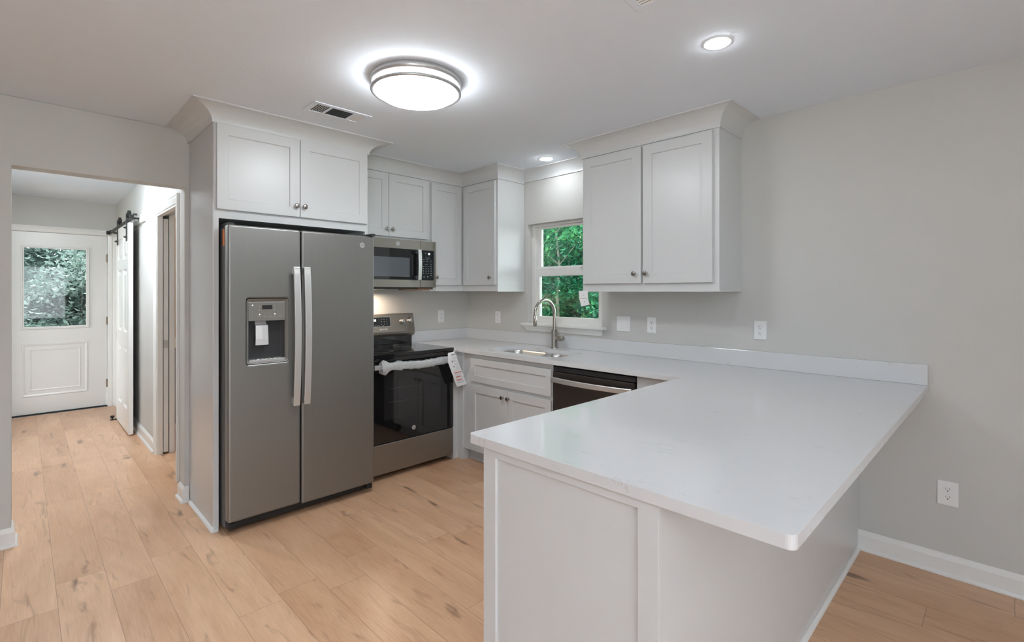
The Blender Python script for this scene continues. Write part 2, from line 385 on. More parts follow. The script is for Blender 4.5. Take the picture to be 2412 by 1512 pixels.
# living room behind the camera, with unseen glazing put in for daylight
struct(plate(FY(YN), rect(-.06, XR, 0, H), [rect(5.3, 6.1, .07, 2.17)], 0, T).build('wall_back', 'taupe'))
struct(plate(FX(XR), rect(YN, 0.0, 0, H), [rect(-4.9, -2.3, .6, 2.1)], 0, T).build('wall_near', 'taupe'))
struct(bx(-T, -.06, YN, -3.58, 0, H).build('wall_side', 'wall'))
g2 = MB().box(5.3, 5.36, YN-.10, YN-.04, .07, 2.17).box(6.04, 6.1, YN-.10, YN-.04, .07, 2.17).box(5.36, 6.04, YN-.10, YN-.04, 2.11, 2.17).box(5.36, 6.04, YN-.10, YN-.04, .07, .13).box(5.68, 5.72, YN-.10, YN-.04, .13, 2.11).build('unseen_window_2', 'trim'); struct(g2)
MB().box(5.36, 6.04, YN-.075, YN-.07, .13, 2.11).build('pane', 'clear', g2)
g3 = MB().box(XR+.03, XR+.09, -4.9, -4.85, .6, 2.1).box(XR+.03, XR+.09, -2.35, -2.3, .6, 2.1).box(XR+.03, XR+.09, -4.85, -2.35, 2.05, 2.1).box(XR+.03, XR+.09, -4.85, -2.35, .6, .65).box(XR+.03, XR+.09, -3.63, -3.57, .65, 2.05).build('unseen_window_3', 'trim'); struct(g3)
MB().box(XR+.058, XR+.062, -4.85, -2.35, .65, 2.05).build('pane', 'clear', g3)

# baseboards: flat board with eased top and a quarter-round shoe
BP = [(0, 0), (.026, 0), (.026, .008), (.022, .016), (.0145, .019), (.0145, .078), (.011, .088), (.006, .096), (.004, .102), (0, .102)]
def baseboard(name, path, side=1):
    return struct(MB().loft(sweep(path, BP, side), caps=True).build(name, 'trim'))
baseboard('baseboard_right', [(3.296, 0), (XR, 0)], -1)
baseboard('baseboard_stub', [(-.06, -2.39), (-.06, -2.445), (.06, -2.445), (.06, -2.4235)], -1)
baseboard('baseboard_left', [(-.06, -3.46), (-.06, -3.243), (.06, -3.243), (.06, YN)], 1 if False else -1) if False else None
baseboard('baseboard_left', [(-.06, -3.42), (-.06, -3.243), (.06, -3.243), (.06, YN)][::-1], -1)
baseboard('baseboard_hall_right', [(-2.04+.77-.77, -2.39), (-.5, -2.39)], -1) if False else None
baseboard('baseboard_hall_right', [(-2.86, -2.39), (-1.272, -2.39)], -1)
baseboard('baseboard_hall_left', [(-3.78, -3.46), (-.06, -3.46)], 1)
baseboard('baseboard_back', [(-.0+.06, YN), (3.0, YN)], 1)
baseboard('baseboard_near', [(XR, YN), (XR, 0)], 1)
baseboard('baseboard_bathroom', [(-2.70, -.60), (-2.70, -1.55)], 1)

# casings on the hall wall and around the pocket doorway
CP = [(0, 0), (0, .017), (.008, .02), (.02, .014), (.030, .018), (.050, .013), (.062, .011), (.066, .008), (.066, 0)]
def casing(F, a0, a1, z1, m='trim', right=True):
    rings = []
    for a, z, sa, sz in ((a0, 0, -1, 0), (a0, z1, -1, 1), (a1, z1, 1, 1), (a1, 0, 1, 0)):
        rings.append([F(a+sa*o, d, z+sz*o) for o, d in [(.066-q[0], q[1]) for q in CP]])
    return MB().loft(rings, caps=True)
struct(casing(FY(-2.39), -1.205, -.445, 2.03).build('trim_1', 'trim'))
struct(casing(FY(-2.39), -3.70, -2.94, 2.02).build('trim_2', 'trim'))
struct(casing(FX(-3.78), -3.388, -2.470, 2.05).build('trim_3', 'trim'))
# pocket doorway jamb: split jamb with the slot the door slides from
jb = MB().box(-1.205, -1.190, -2.392, -2.353, 0, 2.03).box(-1.205, -1.190, -2.307, -2.268, 0, 2.03)
jb.box(-.46, -.445, -2.392, -2.268, 0, 2.03).box(-1.19, -.46, -2.392, -2.353, 2.015, 2.03).box(-1.19, -.46, -2.307, -2.268, 2.015, 2.03)
struct(jb.build('trim_4', 'trim', bevel=.001))
struct(bx(-.06, -.44, -2.268, -2.262, 2.0, 2.01).build('trim_5', 'trim')) if False else None
pd = thing('pocket_door', (-1.22, -2.33, 0), 'cream painted pocket door slid into the hall wall, only its edge showing', 'door')
bx(-1.98, -1.200, -2.347, -2.313, .012, 2.0).build('panel', 'trim', pd, bevel=.001)
bx(-1.2005, -1.197, -2.345, -2.315, .90, .965).build('latch_plate', 'steel', pd, bevel=.001)
# jamb and stop of entry door
jb = MB().box(-3.90, -3.782, -3.402, -3.386, 0, 2.064).box(-3.90, -3.782, -2.472, -2.456, 0, 2.064).box(-3.90, -3.782, -3.386, -2.472, 2.049, 2.064)
struct(jb.build('trim_6', 'trim'))

# ------------------------------------------------------------------ entry door at the end of the hall
Fd = FX(-3.80)
door = bpy.data.objects.new('door_1', None); C.objects.link(door); door.location = (-3.8, -2.93, 0); struct(door)
door['label'] = 'white entry door with a square glass light over a raised panel'
plate(Fd, rect(-3.383, -2.476, .018, 2.045), [rect(-3.195, -2.659, .978, 1.876)], 0, -.044).build('door_leaf', 'trim', door, bevel=.0015)
fr = MB()
for i, (o, d) in enumerate(((.0, .014), (.014, .008))):
    plate(Fd, rect(-3.215+o, -2.639-o, .958+o, 1.896-o), [rect(-3.215+o+.014, -2.639-o-.014, .958+o+.014, 1.896-o-.014)], 0, d, fr)
fr.build('glass_frame', 'trim', door, bevel=.003)
bx(-3.824, -3.820, -3.195, -2.659, .978, 1.876).build('glass_pane', 'clear', door)
rp = MB()
def ring_mould(F, a0, a1, z0, z1, w, h, mb):
    R = lambda i, d: [F(a0+i, d, z0+i), F(a1-i, d, z0+i), F(a1-i, d, z1-i), F(a0+i, d, z1-i)]
    mb.loft([R(0, 0), R(w*.25, h), R(w*.6, h*.8), R(w, 0)], caps=False)
ring_mould(Fd, -3.209, -2.648, .204, .796, .028, .007, rp); ring_mould(Fd, -3.145, -2.712, .268, .735, .02, .004, rp)
rp.build('raised_panel', 'trim', door)
for z in (.28, 1.03, 1.78):
    MB().box(-3.800, -3.784, -2.484, -2.466, z-.045, z+.045).tube([(-3.783, -2.475, z-.05), (-3.783, -2.475, z+.05)], .006, 10).build('hinge', 'bronze', door)
bx(-3.80, -3.779, -3.385, -2.474, .003, .016).build('sweep', 'slot', door)
struct(bx(-3.9, -3.755, -3.386, -2.472, 0, .0035).build('trim_7', 'steel'))

# ------------------------------------------------------------------ sliding barn door with its rail
bd = thing('sliding_barn_door', (-2.48, -2.46, 0), 'white six-panel sliding door hanging on black rollers along the hall wall', 'door')
Fb = FY(-2.445)
leaf = MB(); a0, a1 = -2.91, -2.05
holes = []
for z0, z1 in ((.235, .84), (.98, 1.60), (1.70, 1.93)):
    for s0 in (a0+.115, a0+.48): holes.append((s0, s0+.265, z0, z1))
plate(Fb, rect(a0, a1, .012, 2.04), [rect(*h) for h in holes], 0, .035, leaf)
for h in holes:
    R = lambda i, d: [Fb(h[0]+i, d, h[2]+i), Fb(h[1]-i, d, h[2]+i), Fb(h[1]-i, d, h[3]-i), Fb(h[0]+i, d, h[3]-i)]
    leaf.loft([R(0, .035), R(.012, .022), R(.03, .022), R(.055, .031), R(.0551, .031)], caps=False)
    leaf.add(R(.055, .031), [(0, 1, 2, 3)])
    leaf.add(R(0, .002), [(3, 2, 1, 0)])
leaf.build('door_leaf', 'trim', bd)
for xx in (-2.80, -2.16):
    hg = MB().box(xx-.02, xx+.02, -2.487, -2.481, 1.87, 2.135).build('hanger_strap', 'iron', bd, bevel=.001)
    for zz in (1.91, 2.0): MB().lathe((xx, -2.486, zz), (0, -1, 0), [(.011, 0), (.011, .004), (.007, .018), (.003, .022), (0, .023)], 12).build('bolt', 'iron', hg)
    w = MB(); n = 22
    w.lathe((xx, -2.478, 2.128), (0, 1, 0), [(.028, 0), (.034, .004), (.030, .012), (.030, .018), (.034, .026), (.028, .03)], 20)
    for k in range(9):
        t = k*2*PI/9; w.box(xx+.033*math.cos(t)-.006, xx+.033*math.cos(t)+.006, -2.474, -2.452, 2.128+.033*math.sin(t)-.006, 2.128+.033*math.sin(t)+.006)
    w.build('roller', 'iron', hg)
bx(-2.895, -2.870, -2.4815, -2.4795, .88, .96).build('edge_pull', 'steel', bd)
rl = thing('barn_door_rail', (-2.8, -2.44, 2.05), 'black steel flat rail above the sliding door, screwed to a white board', 'door rail')
bx(-3.72, -1.90, -2.463, -2.457, 2.055, 2.097).build('track', 'iron', rl, bevel=.001)
bx(-3.74, -1.74, -2.412, -2.39, 2.03, 2.105).build('backing_board', 'trim', rl, bevel=.002)
for xx in (-3.60, -3.1, -2.45, -1.98): MB().tube([(xx, -2.412, 2.076), (xx, -2.457, 2.076)], .009, 10).tube([(xx, -2.463, 2.076), (xx, -2.468, 2.076)], .008, 8).build('spacer', 'iron', rl)
for xx in (-3.70, -1.93): MB().box(xx-.018, xx+.018, -2.490, -2.463, 2.06, 2.10).box(xx-.008, xx+.008, -2.463, -2.43, 2.097, 2.115).build('end_stop', 'iron', rl, bevel=.002)
gd = MB().box(-2.97, -2.90, -2.53, -2.43, 0, .004)
for yy in (-2.512, -2.425): gd.tube([(-2.93, yy, 0), (-2.93, yy, .022)], .006, 10); gd.lathe((-2.93, yy, .022), (0, 0, 1), [(.016, 0), (.018, .004), (.018, .02), (.015, .024)], 16)
tag(gd.build('floor_guide', 'iron', loc=(-2.93, -2.47, 0)), 'small black roller guide on the floor at the foot of the sliding door', 'door guide')

# ------------------------------------------------------------------ vanity glimpsed through the pocket doorway
va = thing('bathroom_vanity', (-2.35, -1.8, 0), 'dark brown vanity with cream top glimpsed through the pocket doorway', 'vanity')
bx(-2.66, -2.22, -2.24, -1.35, .09, .80).build('body', 'vanity', va, bevel=.002)
bx(-2.66, -2.28, -2.24, -1.35, 0, .09).build('plinth', 'vanity', va)
bx(-2.66, -2.19, -2.25, -1.33, .80, .87).build('vanity_top', 'cream', va, bevel=.004)
shaker(FX(-2.22), -2.22, -1.82, .14, .76, 0).build('door', 'vanity', va); shaker(FX(-2.22), -1.80, -1.40, .14, .76, 0).build('door', 'vanity', va)
bl = bpy.data.objects.new('bathroom_lamp', bpy.data.lights.new('bathroom_lamp', 'POINT')); C.objects.link(bl)  # unseen warm light added inside the bathroom, without a fixture
bl.location = (-1.6, -1.4, 2.2); bl.data.energy = 6; bl.data.color = (1, .82, .55); bl.data.shadow_soft_size = .1

# ------------------------------------------------------------------ kitchen window
wn = bpy.data.objects.new('window_1', None); C.objects.link(wn); wn.location = (1.24, .07, 1.1); struct(wn)
wn['label'] = 'white single-hung window over the sink looking out on green trees'
plate(FY(.13), rect(.845, 1.635, 1.105, 1.975), [rect(.884, 1.596, 1.14, 1.955)], 0, .075).build('window_frame', 'trim', wn, bevel=.002)
us = plate(FY(.118), rect(.884, 1.596, 1.565, 1.955), [rect(.925, 1.555, 1.600, 1.935)], 0, .03).build('upper_sash', 'trim', wn, bevel=.002)
bx(.925, 1.555, .100, .104, 1.600, 1.935).build('glass_pane', 'glass', us)
ls = plate(FY(.095), rect(.884, 1.596, 1.125, 1.585), [rect(.927, 1.560, 1.162, 1.515)], 0, .032).build('lower_sash', 'trim', wn, bevel=.002)
bx(.927, 1.560, .077, .081, 1.162, 1.515).build('glass_pane', 'glass', ls)
MB().box(1.02, 1.10, .055, .066, 1.578, 1.588).box(1.38, 1.46, .055, .066, 1.578, 1.588).build('sash_lock', 'trim', wn, bevel=.002)
struct(MB().box(.80, 1.68, -.052, 0, 1.082, 1.106).box(.8455, 1.6345, 0, .06, 1.082, 1.106).build('trim_8', 'trim', bevel=.006, seg=3))
AP = [(0, 1.034), (.010, 1.034), (.014, 1.045), (.034, 1.075), (.036, 1.082), (0, 1.082)]
struct(MB().loft([[(x + (1 if x < 1.2 else -1)*(.036-d)*.8, -d, z) for d, z in AP] for x in (.815, 1.665)], caps=True).build('trim_9', 'trim'))

# ------------------------------------------------------------------ upper cabinets
ZB, ZT = 1.382, 2.345
def crown(path, side, z0, name, parent, pr=.105, m='cab'):
    n = 10; prof = [(0, z0), (.010, z0), (.010, z0+.006)]
    prof += [(.010+(pr-.016)*(1-math.cos(PI/2*i/n)), z0+.006+(H-.008-z0-.006)*math.sin(PI/2*i/n)) for i in range(1, n+1)]
    prof += [(pr, H-.008), (pr, H-.0005), (0, H-.0005)]
    rings = sweep(path, prof, side)
    return MB().loft(rings, caps=True).build(name, m, parent)
# over the refrigerator
fc = thing('refrigerator_cabinet', (.33, -1.93, 0), 'tall white surround with two-door cabinet above the refrigerator', 'cabinet')
bx(0.001, .6295, -2.42, -2.398, 0, 2.36).build('side_panel', 'gloss', fc, bevel=.001)
bx(0.001, .6295, -1.475, -1.455, 0.0, 2.36).build('side_panel', 'cab', fc, bevel=.001)
bx(0.001, .630, -2.398, -1.475, 1.812, 2.36).build('body', 'cab', fc)
plate(FX(.630), [(-2.42, 0), (-2.42, 2.36), (-1.455, 2.36), (-1.455, 0), (-1.475, 0), (-1.475, 1.805), (-2.394, 1.805), (-2.394, 0)], [], 0, .02).build('face_frame', 'cab', fc, bevel=.001)
Ff = FX(.650)
for a0, a1, ka in ((-2.408, -1.939, -1.963), (-1.935, -1.466, -1.911)):
    d = shaker(Ff, a0, a1, 1.856, 2.350, .001, .02, .06).build('door', 'cab', fc); knob(Ff, ka, 1.924, .021, d)
crown([(.0605, -2.42), (.650, -2.42), (.650, -1.455), (.36, -1.455)], -1, 2.352, 'crown_moulding', fc, .13)
MB().loft(sweep([(.061, -2.42), (.6505, -2.42), (.6505, -2.400)], [(0, 0), (.016, 0), (.016, .006), (.013, .012), (.006, .017), (0, .018)], -1), caps=True).build('shoe_moulding', 'trim', fc)
# over the microwave
um = thing('upper_cabinet', (.165, -1.07, 1.8), 'white two-door wall cabinet above the microwave', 'cabinet')
bx(.001, .325, -1.453, -.692, 1.806, 2.36).build('body', 'cab', um, bevel=.001)
Fu = FX(.325)
for a0, a1, ka in ((-1.445, -1.104, -1.128), (-1.100, -.712, -1.074)):
    d = shaker(Fu, a0, a1, 1.826, 2.333, .001, .02, .058).build('door', 'cab', um); knob(Fu, ka, 1.884, .021, d)
# corner wall cabinet, stove side
uc = thing('upper_cabinet', (.165, -.51, ZB), 'narrow white wall cabinet in the corner right of the microwave', 'cabinet')
bx(.001, .325, -.6915, -.002, ZB, 2.36).build('body', 'cab', uc, bevel=.001)
d = shaker(Fu, -.683, -.352, 1.437, 2.325, .001, .02, .058).build('door', 'cab', uc); knob(Fu, -.640, 1.505, .021, d)
# corner wall cabinet, window side
uw = thing('upper_cabinet', (.56, -.165, ZB), 'white single-door wall cabinet left of the window', 'cabinet')
bx(.3255, .800, -.325, -.002, ZB, 2.36).build('body', 'cab', uw, bevel=.001)
bx(.798, .8045, -.329, -.001, ZB-.003, ZB+.012).build('light_rail', 'cab', uw)
Fw = FY(-.325)
d = shaker(Fw, .362, .780, 1.437, 2.328, .001, .02, .058).build('door', 'cab', uw); knob(Fw, .728, 1.499, .021, d)
crown([(.325, -1.20), (.325, -.692)], -1, 2.338, 'crown_moulding', um) if False else None
def crown_part(full, i0, i1, side, z0, parent, pr=.105, m='cab', name='crown_moulding'):
    n = 10; prof = [(0, z0), (.010, z0), (.010, z0+.006)]
    prof += [(.010+(pr-.016)*(1-math.cos(PI/2*i/n)), z0+.006+(H-.014-z0)*math.sin(PI/2*i/n)) for i in range(1, n+1)]
    prof += [(pr, H-.008), (pr, H-.0005), (0, H-.0005)]
    return MB().loft(sweep(full, prof, side)[i0:i1+1], caps=True).build(name, m, parent)
CPATH = [(.325, -1.453), (.325, -.692), (.325, -.325), (.800, -.325), (.800, 0), (1.700, 0), (1.700, -.325), (2.682, -.325), (2.682, -.0005)]
crown_part(CPATH, 0, 1, -1, 2.34, um); crown_part(CPATH, 1, 2, -1, 2.34, uc); crown_part(CPATH, 2, 4, -1, 2.34, uw)
struct(crown_part(CPATH, 4, 5, -1, 2.352, None, name='trim_10'))
# right of the window
ur = thing('upper_cabinet', (2.19, -.165, ZB), 'large white two-door wall cabinet right of the window', 'cabinet')
bx(1.700, 2.682, -.325, -.002, ZB, 2.36).build('body', 'cab', ur, bevel=.001)
bx(1.697, 2.688, -.330, -.001, ZB-.004, ZB+.008).build('light_rail', 'cab', ur, bevel=.002)
for a0, a1, ka in ((1.714, 2.180, 2.136), (2.194, 2.648, 2.222)):
    d = shaker(Fw, a0, a1, 1.434, 2.324, .001, .02, .064).build('door', 'cab', ur); knob(Fw, ka, 1.497, .021, d)
crown_part(CPATH, 5, 8, -1, 2.334, ur, .112)
# instruction leaflet hanging under the cabinet corner
lf = thing('paper_leaflet', (1.71, -.325, 1.33), 'small white printed leaflet hanging from the cabinet corner before the window', 'leaflet')
pts = [(1.668, 1.385), (1.748, 1.384), (1.750, 1.330), (1.763, 1.287), (1.690, 1.272), (1.672, 1.325)]
plate(FY(-.3315), pts, [], 0, .0008).build('sheet', 'paper', lf)
lt = MB()
for z, w, h in ((1.330, .030, .0035),): lt.box(1.712-w, 1.712+w, -.3330, -.3325, z-h/2, z+h/2)
lt.box(1.700, 1.716, -.3330, -.3325, 1.352, 1.3535); lt.box(1.708, 1.72, -.3330, -.3325, 1.357, 1.3585)
lt.build('printing', 'ink', lf); text('lettering', 'F', FY(-.3325), 1.718, 1.305, 0, .02, 'ink', lf)

# ------------------------------------------------------------------ base cabinets
ZC = .884
bc = thing('base_cabinet', (.35, -.35, 0), 'white blind corner base cabinet between the range and the sink', 'cabinet')
bx(.002, .630, -.678, -.62, 0, ZC).build('end_panel', 'cab', bc, bevel=.001)
bx(.002, .700, -.618, -.002, 0, ZC).build('body', 'cab', bc)
bx(.632, .700, -.625, -.618, 0, ZC).build('filler', 'cab', bc, bevel=.0015)
sb = thing('sink_base_cabinet', (1.2, -.31, 0), 'white sink base cabinet with false drawer front over two doors', 'cabinet')
Fs = FY(-.61)
plate(FY(-.002), rect(.7005, 1.664, .10, ZC), [], 0, .003).build('back_panel', 'cab', sb)
MB().box(.7005, .718, -.61, -.005, .10, ZC).box(1.646, 1.664, -.61, -.005, .10, ZC).box(.718, 1.646, -.60, -.005, .10, .118).build('body', 'cab', sb)
plate(Fs, rect(.7005, 1.664, .0935, ZC), [], 0, .019).build('face_frame', 'cab', sb) if False else plate(FY(-.592), rect(.7005, 1.664, .0935, ZC), [], 0, .019).build('face_frame', 'cab', sb, bevel=.001)
shaker(FY(-.611), .802, 1.656, .658, .845, 0, .02, .05).build('drawer_front', 'cab', sb)
for a0, a1, ka in ((.802, 1.2275, 1.186), (1.2305, 1.656, 1.246)):
    d = shaker(FY(-.611), a0, a1, .105, .632, 0, .02, .058).build('door', 'cab', sb); knob(FY(-.611), ka, .582, .02, d)
tk = MB().box(.7005, 1.664, -.545, -.535, 0, .0930).box(.715, 1.664, -.56, -.545, 0, .018)
tk.build('toe_kick', 'cab', sb)
# dishwasher
dw = thing('dishwasher', (1.985, -.32, 0), 'dark stainless dishwasher with curved bar handle under the counter', 'dishwasher')
bx(1.668, 2.308, -.585, -.02, .01, .875).build('tub', 'dark', dw)
bx(1.672, 2.304, -.628, -.586, .115, .835).build('door', 'dwdark', dw, bevel=.004)
bx(1.672, 2.304, -.622, -.586, .838, .870).build('control_strip', 'dark', dw, bevel=.004)
bx(1.68, 2.30, -.56, -.55, .0, .11).build('kick_plate', 'dark', dw)
MB().box(1.700, 1.76, -.6225, -.6215, .846, .849).box(1.700, 1.76, -.6225, -.6215, .854, .857).build('vent_slot', 'slot', dw)
def bowed(F, horiz, c, s0, s1, dbase, dmid, half, th, n=14, foot=.02):
    rings = []
    for i in range(n+1):
        t = i/n; s = s0+(s1-s0)*t; d = dbase+(dmid-dbase)*math.sin(PI*t)**.8
        q = [(-half, d-th), (half, d-th), (half, d-th*.25), (half*.8, d), (-half*.8, d), (-half, d-th*.25)]
        rings.append([F(s, e, c+k) if horiz else F(c+k, e, s) for k, e in q])
    mb = MB().loft(rings, caps=True)
    return mb
h = bowed(FY(-.628), True, .786, 1.676, 2.298, .030, .062, .017, .011)
bxf(FY(-.6275), 1.690, 1.715, 0, .028, .775, .797, h); bxf(FY(-.6275), 2.250, 2.275, 0, .030, .775, .797, h)
h.build('handle', 'handle', dw, bevel=.001)
# peninsula: filler, cabinet, framed end and flush back
fl = bx(2.312, 2.6825, -.61, -.004, 0, ZC).build('corner_filler', 'cab', loc=(2.5, -.3, 0), bevel=.0015)
tag(fl, 'white filler cabinet between the dishwasher and the peninsula', 'cabinet')
pn = thing('peninsula_cabinet', (2.99, -1.08, 0), 'white peninsula cabinet with a framed end panel carrying the quartz top', 'cabinet')
bx(2.703, 3.280, -2.13, -.002, 0, ZC).build('body', 'cab', pn)
bx(3.280, 3.296, -2.132, -.001, 0, ZC).build('back_panel', 'cab', pn)
ep = shaker(FY(-2.132), 2.683, 3.296, -.10, ZC-.0005, 0, .018, .055, .008)
ep = MB(); a0, a1, z1 = 2.683, 3.296, ZC-.0005
plate(FY(-2.132), [(a0, 0), (a0, z1), (a1, z1), (a1, 0)], [rect(a0+.055, a1-.055, .12, z1-.025)], 0, .018, ep); bxf(FY(-2.132), a0+.05, a1-.05, 0, .009, .1, z1-.02, ep)
ep.build('end_panel', 'cab', pn, bevel=.001)
for y0 in (-2.10, -1.62, -1.14):
    d = shaker(FXm(2.703), y0, y0+.47, .105, .855, .0, .02, .058).build('door', 'cab', pn); knob(FXm(2.703), y0+.43, .79, .02, d)
MB().loft(sweep([(3.2965, -.027), (3.2965, -2.1505), (3.25, -2.1505)], [(0, 0), (.014, 0), (.014, .006), (.011, .012), (.005, .016), (0, .017)], 1), caps=True).build('shoe_moulding', 'trim', pn)

# ------------------------------------------------------------------ countertop
CT = thing('countertop', (1.8, -.33, ZC), 'white quartz worktop running round the corner and over the peninsula', 'countertop')
FZ = lambda a, d, z: (a, z, d)
def arc(cx, cy, r, t0, t1, n=6): return [(cx+r*math.cos(t0+(t1-t0)*i/n), cy+r*math.sin(t0+(t1-t0)*i/n)) for i in range(n+1)]
outer = [(.001, -.001), (.001, -.679), (.640, -.679), (.650, -.672), (.652, -.655)]
outer += [(2.616, -.650)] + arc(2.616+.018, -2.159+.018, .018, PI, 1.5*PI) + arc(3.585-.018, -2.159+.018, .018, 1.5*PI, 2*PI) + [(3.585, -.001)]
SH = rrect(.885, 1.615, -.545, -.175, .085, 8)
plate(FZ, outer, [SH], ZC, .914).build('slab', 'quartz', CT, bevel=.007, seg=4)
bx(.001, .021, -.678, -.0215, .9142, 1.016).build('backsplash', 'quartz', CT, bevel=.002)
bx(.001, 3.585, -.021, -.001, .9142, 1.016).build('backsplash', 'quartz', CT, bevel=.002)
# sink
sk = thing('kitchen_sink', (1.25, -.36, .7), 'stainless undermount double-bowl sink set in the quartz worktop', 'sink')
bowls = [(.900, 1.290, -.530, -.190), (1.325, 1.600, -.520, -.195)]
plate(FZ, rrect(.875, 1.625, -.555, -.165, .09, 8), [rrect(*b, .075, 6) for b in bowls], .8815, .8835).build('rim', 'steel', sk)
for b in bowls:
    rings = []
    for o, z, r in ((0, .8825, .075), (.004, .87, .075), (.010, .72, .07), (.03, .70, .055), (.10, .695, .02)):
        rings.append([(x, y, z) for x, y in rrect(b[0]+o, b[1]-o, b[2]+o, b[3]-o, r, 6)])
    w = MB().loft(rings, caps=False, sm=True); w.add(rings[-1], [tuple(range(len(rings[-1])))])
    bo = w.build('bowl', 'steel', sk)
    MB().lathe(((b[0]+b[1])/2, (b[2]+b[3])/2, .6955), (0, 0, 1), [(.042, 0), (.042, .003), (.034, .004), (.03, .001), (0, .001)]).build('drain', 'nickel', bo)
# faucet
fa = thing('faucet', (1.23, -.09, .914), 'brushed nickel gooseneck pull-down faucet behind the sink', 'faucet')
MB().lathe((1.23, -.09, .9145), (0, 0, 1), [(.030, 0), (.030, .006), (.0245, .009), (.0245, .150), (.021, .152), (.0, .152)]).build('body', 'faucet', fa)
R_ = .1175; pts = [(1.23, -.09, 1.06), (1.23, -.09, 1.13)]+[(1.23, -.09-R_+R_*math.cos(t), 1.195+R_*math.sin(t)) for t in [PI*i/18 for i in range(19)]]+[(1.23, -.325, 1.186)]
MB().tube(pts, .0135, 18).build('gooseneck', 'faucet', fa)
MB().tube([(1.23, -.325, 1.186), (1.23, -.325, 1.184), (1.23, -.325, 1.108), (1.23, -.325, 1.106)], [.0135, .0155, .0155, .0135], 18).build('spray_head', 'faucet', fa)
MB().lathe((1.245, -.09, .998), (1, 0, 0), [(.018, 0), (.018, .045), (.021, .047), (.021, .078), (.019, .080), (0, .080)]).build('handle', 'faucet', fa)

# ------------------------------------------------------------------ refrigerator
rf = thing('refrigerator', (.4, -1.935, 0), 'slate grey side-by-side refrigerator with ice and water dispenser', 'refrigerator')
bx(.04, .715, -2.383, -1.486, .03, 1.745).build('body', 'grey', rf, bevel=.004)
Fr = FX(.725)
YL, YG0, YG1, YR = -2.385, -1.984, -1.977, -1.482
plate(Fr, rect(YL, YG0, .078, 1.758), [rrect(-2.290, -2.056, .960, 1.338, .016, 5)], 0, .07).build('freezer_door', 'slate', rf, bevel=.012, seg=4)
dl = rf.children[-1]
bxf(Fr, YG1, YR, 0, .07, .068, 1.758).build('fridge_door', 'slate', rf, bevel=.012, seg=4)
dr = rf.children[-1]
dl = [c for c in rf.children if c.name.startswith('freezer_door')][0]; dr = [c for c in rf.children if c.name.startswith('fridge_door')][0]
# dispenser
di = MB(); o = rrect(-2.2895, -2.0565, .9605, 1.3375, .016, 5)
q0 = rrect(-2.276, -2.070, .974, 1.322, .012, 5)
di.loft([[Fr(a, .0705, z) for a, z in o], [Fr(a, .066, z) for a, z in rrect(-2.284, -2.062, .966, 1.332, .015, 5)], [Fr(a, .055, z) for a, z in q0], [Fr(a, .052, z) for a, z in rrect(-2.274, -2.072, .976, 1.318, .012, 5)]], caps=False, sm=True)
di.build('dispenser', 'dispgrey', dl); dsp = dl
cv = MB(); rg = []
for dep, s in ((.052, 0), (.02, .002), (-.008, .012), (-.02, .04), (-.024, .09)):
    rg.append([Fr(a, dep, z) for a, z in rrect(-2.274+s, -2.072-s, .976+min(s, .01), 1.225-min(s, .01), .012, 5)])
cv.loft(rg, caps=False, sm=True); cv.add(rg[-1], [tuple(range(len(rg[-1])))])
cv.build('cavity', 'grey', dsp)
bxf(Fr, -2.276, -2.070, .0, .058, 1.208, 1.320).build('control_panel', 'dispgrey', dsp, bevel=.002)
def part3(mb, name, m, parent, **k): return mb.build(name, m, parent, **k)
bxf(Fr, -2.202, -2.145, .058, .0588, 1.276, 1.300).build('display', 'slot', dsp)
for a, z, r in ((-2.254, 1.300, .0028), (-2.215, 1.245, .0028), (-2.130, 1.247, .0028)): disc(Fr, a, z, .058, r, .0006).build('indicator_light', 'digit', dsp)
for a, z in ((-2.217, 1.291), (-2.217, 1.270), (-2.132, 1.292), (-2.132, 1.272)): disc(Fr, a, z, .058, .0018, .0005).build('indicator_mark', 'mark2', dsp)
for a in (-2.255, -2.216, -2.187, -2.158, -2.131, -2.098): bxf(Fr, a-.008, a+.008, .058, .0585, 1.232, 1.2335).build('printed_word', 'mark', dsp)
pdl = MB(); rg = []
for z, d, w in ((1.21, .0, .030), (1.185, .012, .032), (1.18, .03, .034), (1.10, .036, .035), (1.065, .034, .036)):
    rg.append([Fr(-2.194-w, d-.012, z), Fr(-2.194+w, d-.012, z), Fr(-2.194+w, d, z), Fr(-2.194, d+.006, z), Fr(-2.194-w, d, z)])
pdl.loft(rg, caps=True).build('paddle', 'paddle', dsp, bevel=.001)
tr = bxf(Fr, -2.272, -2.074, -.005, .062, .968, .982)
for i in range(7): tr.box(*sum(((lambda p, q: (p, q))(*x) for x in zip(Fr(-2.252+i*.024, .01, .982), Fr(-2.238+i*.024, .05, .9845))), ()))
tr.build('drip_tray', 'handle', dsp, bevel=.001)
for c, par in ((-2.021, dl), (-1.958, dr)):
    c2 = c
    h = bowed(Fr, False, c2, .690, 1.530, .112, .136, .0195, .012, 20)
    for zz in (.715, 1.505): bxf(Fr, c2-.014, c2+.014, .069, .114, zz-.02, zz+.02, h)
    h.build('handle', 'handle', par, bevel=.001)
badge(Fr, -1.573, 1.692, .0702, .018, dr)
bx(.60, .74, -2.375, -2.335, 1.745, 1.775).build('hinge_cover', 'dark', rf, bevel=.004)
bx(.60, .81, -1.515, -1.480, 1.7585, 1.775).build('hinge_cover', 'dark', rf, bevel=.005)
gr = bx(.66, .74, -2.36, -1.51, .02, .062)
gr.box(.70, .78, -1.53, -1.49, .03, .066).box(.70, .77, -2.375, -2.34, .03, .066); gr.build('base_grille', 'slot', rf, bevel=.004)
for yy in (-2.33, -1.54): MB().tube([(.69, yy-.02, .025), (.69, yy+.02, .025)], .0245, 16).build('roller_foot', 'dark', rf)
bx(.690, .722, -2.3842, -2.3832, 1.642, 1.735).build('orange_label', 'orange', rf)
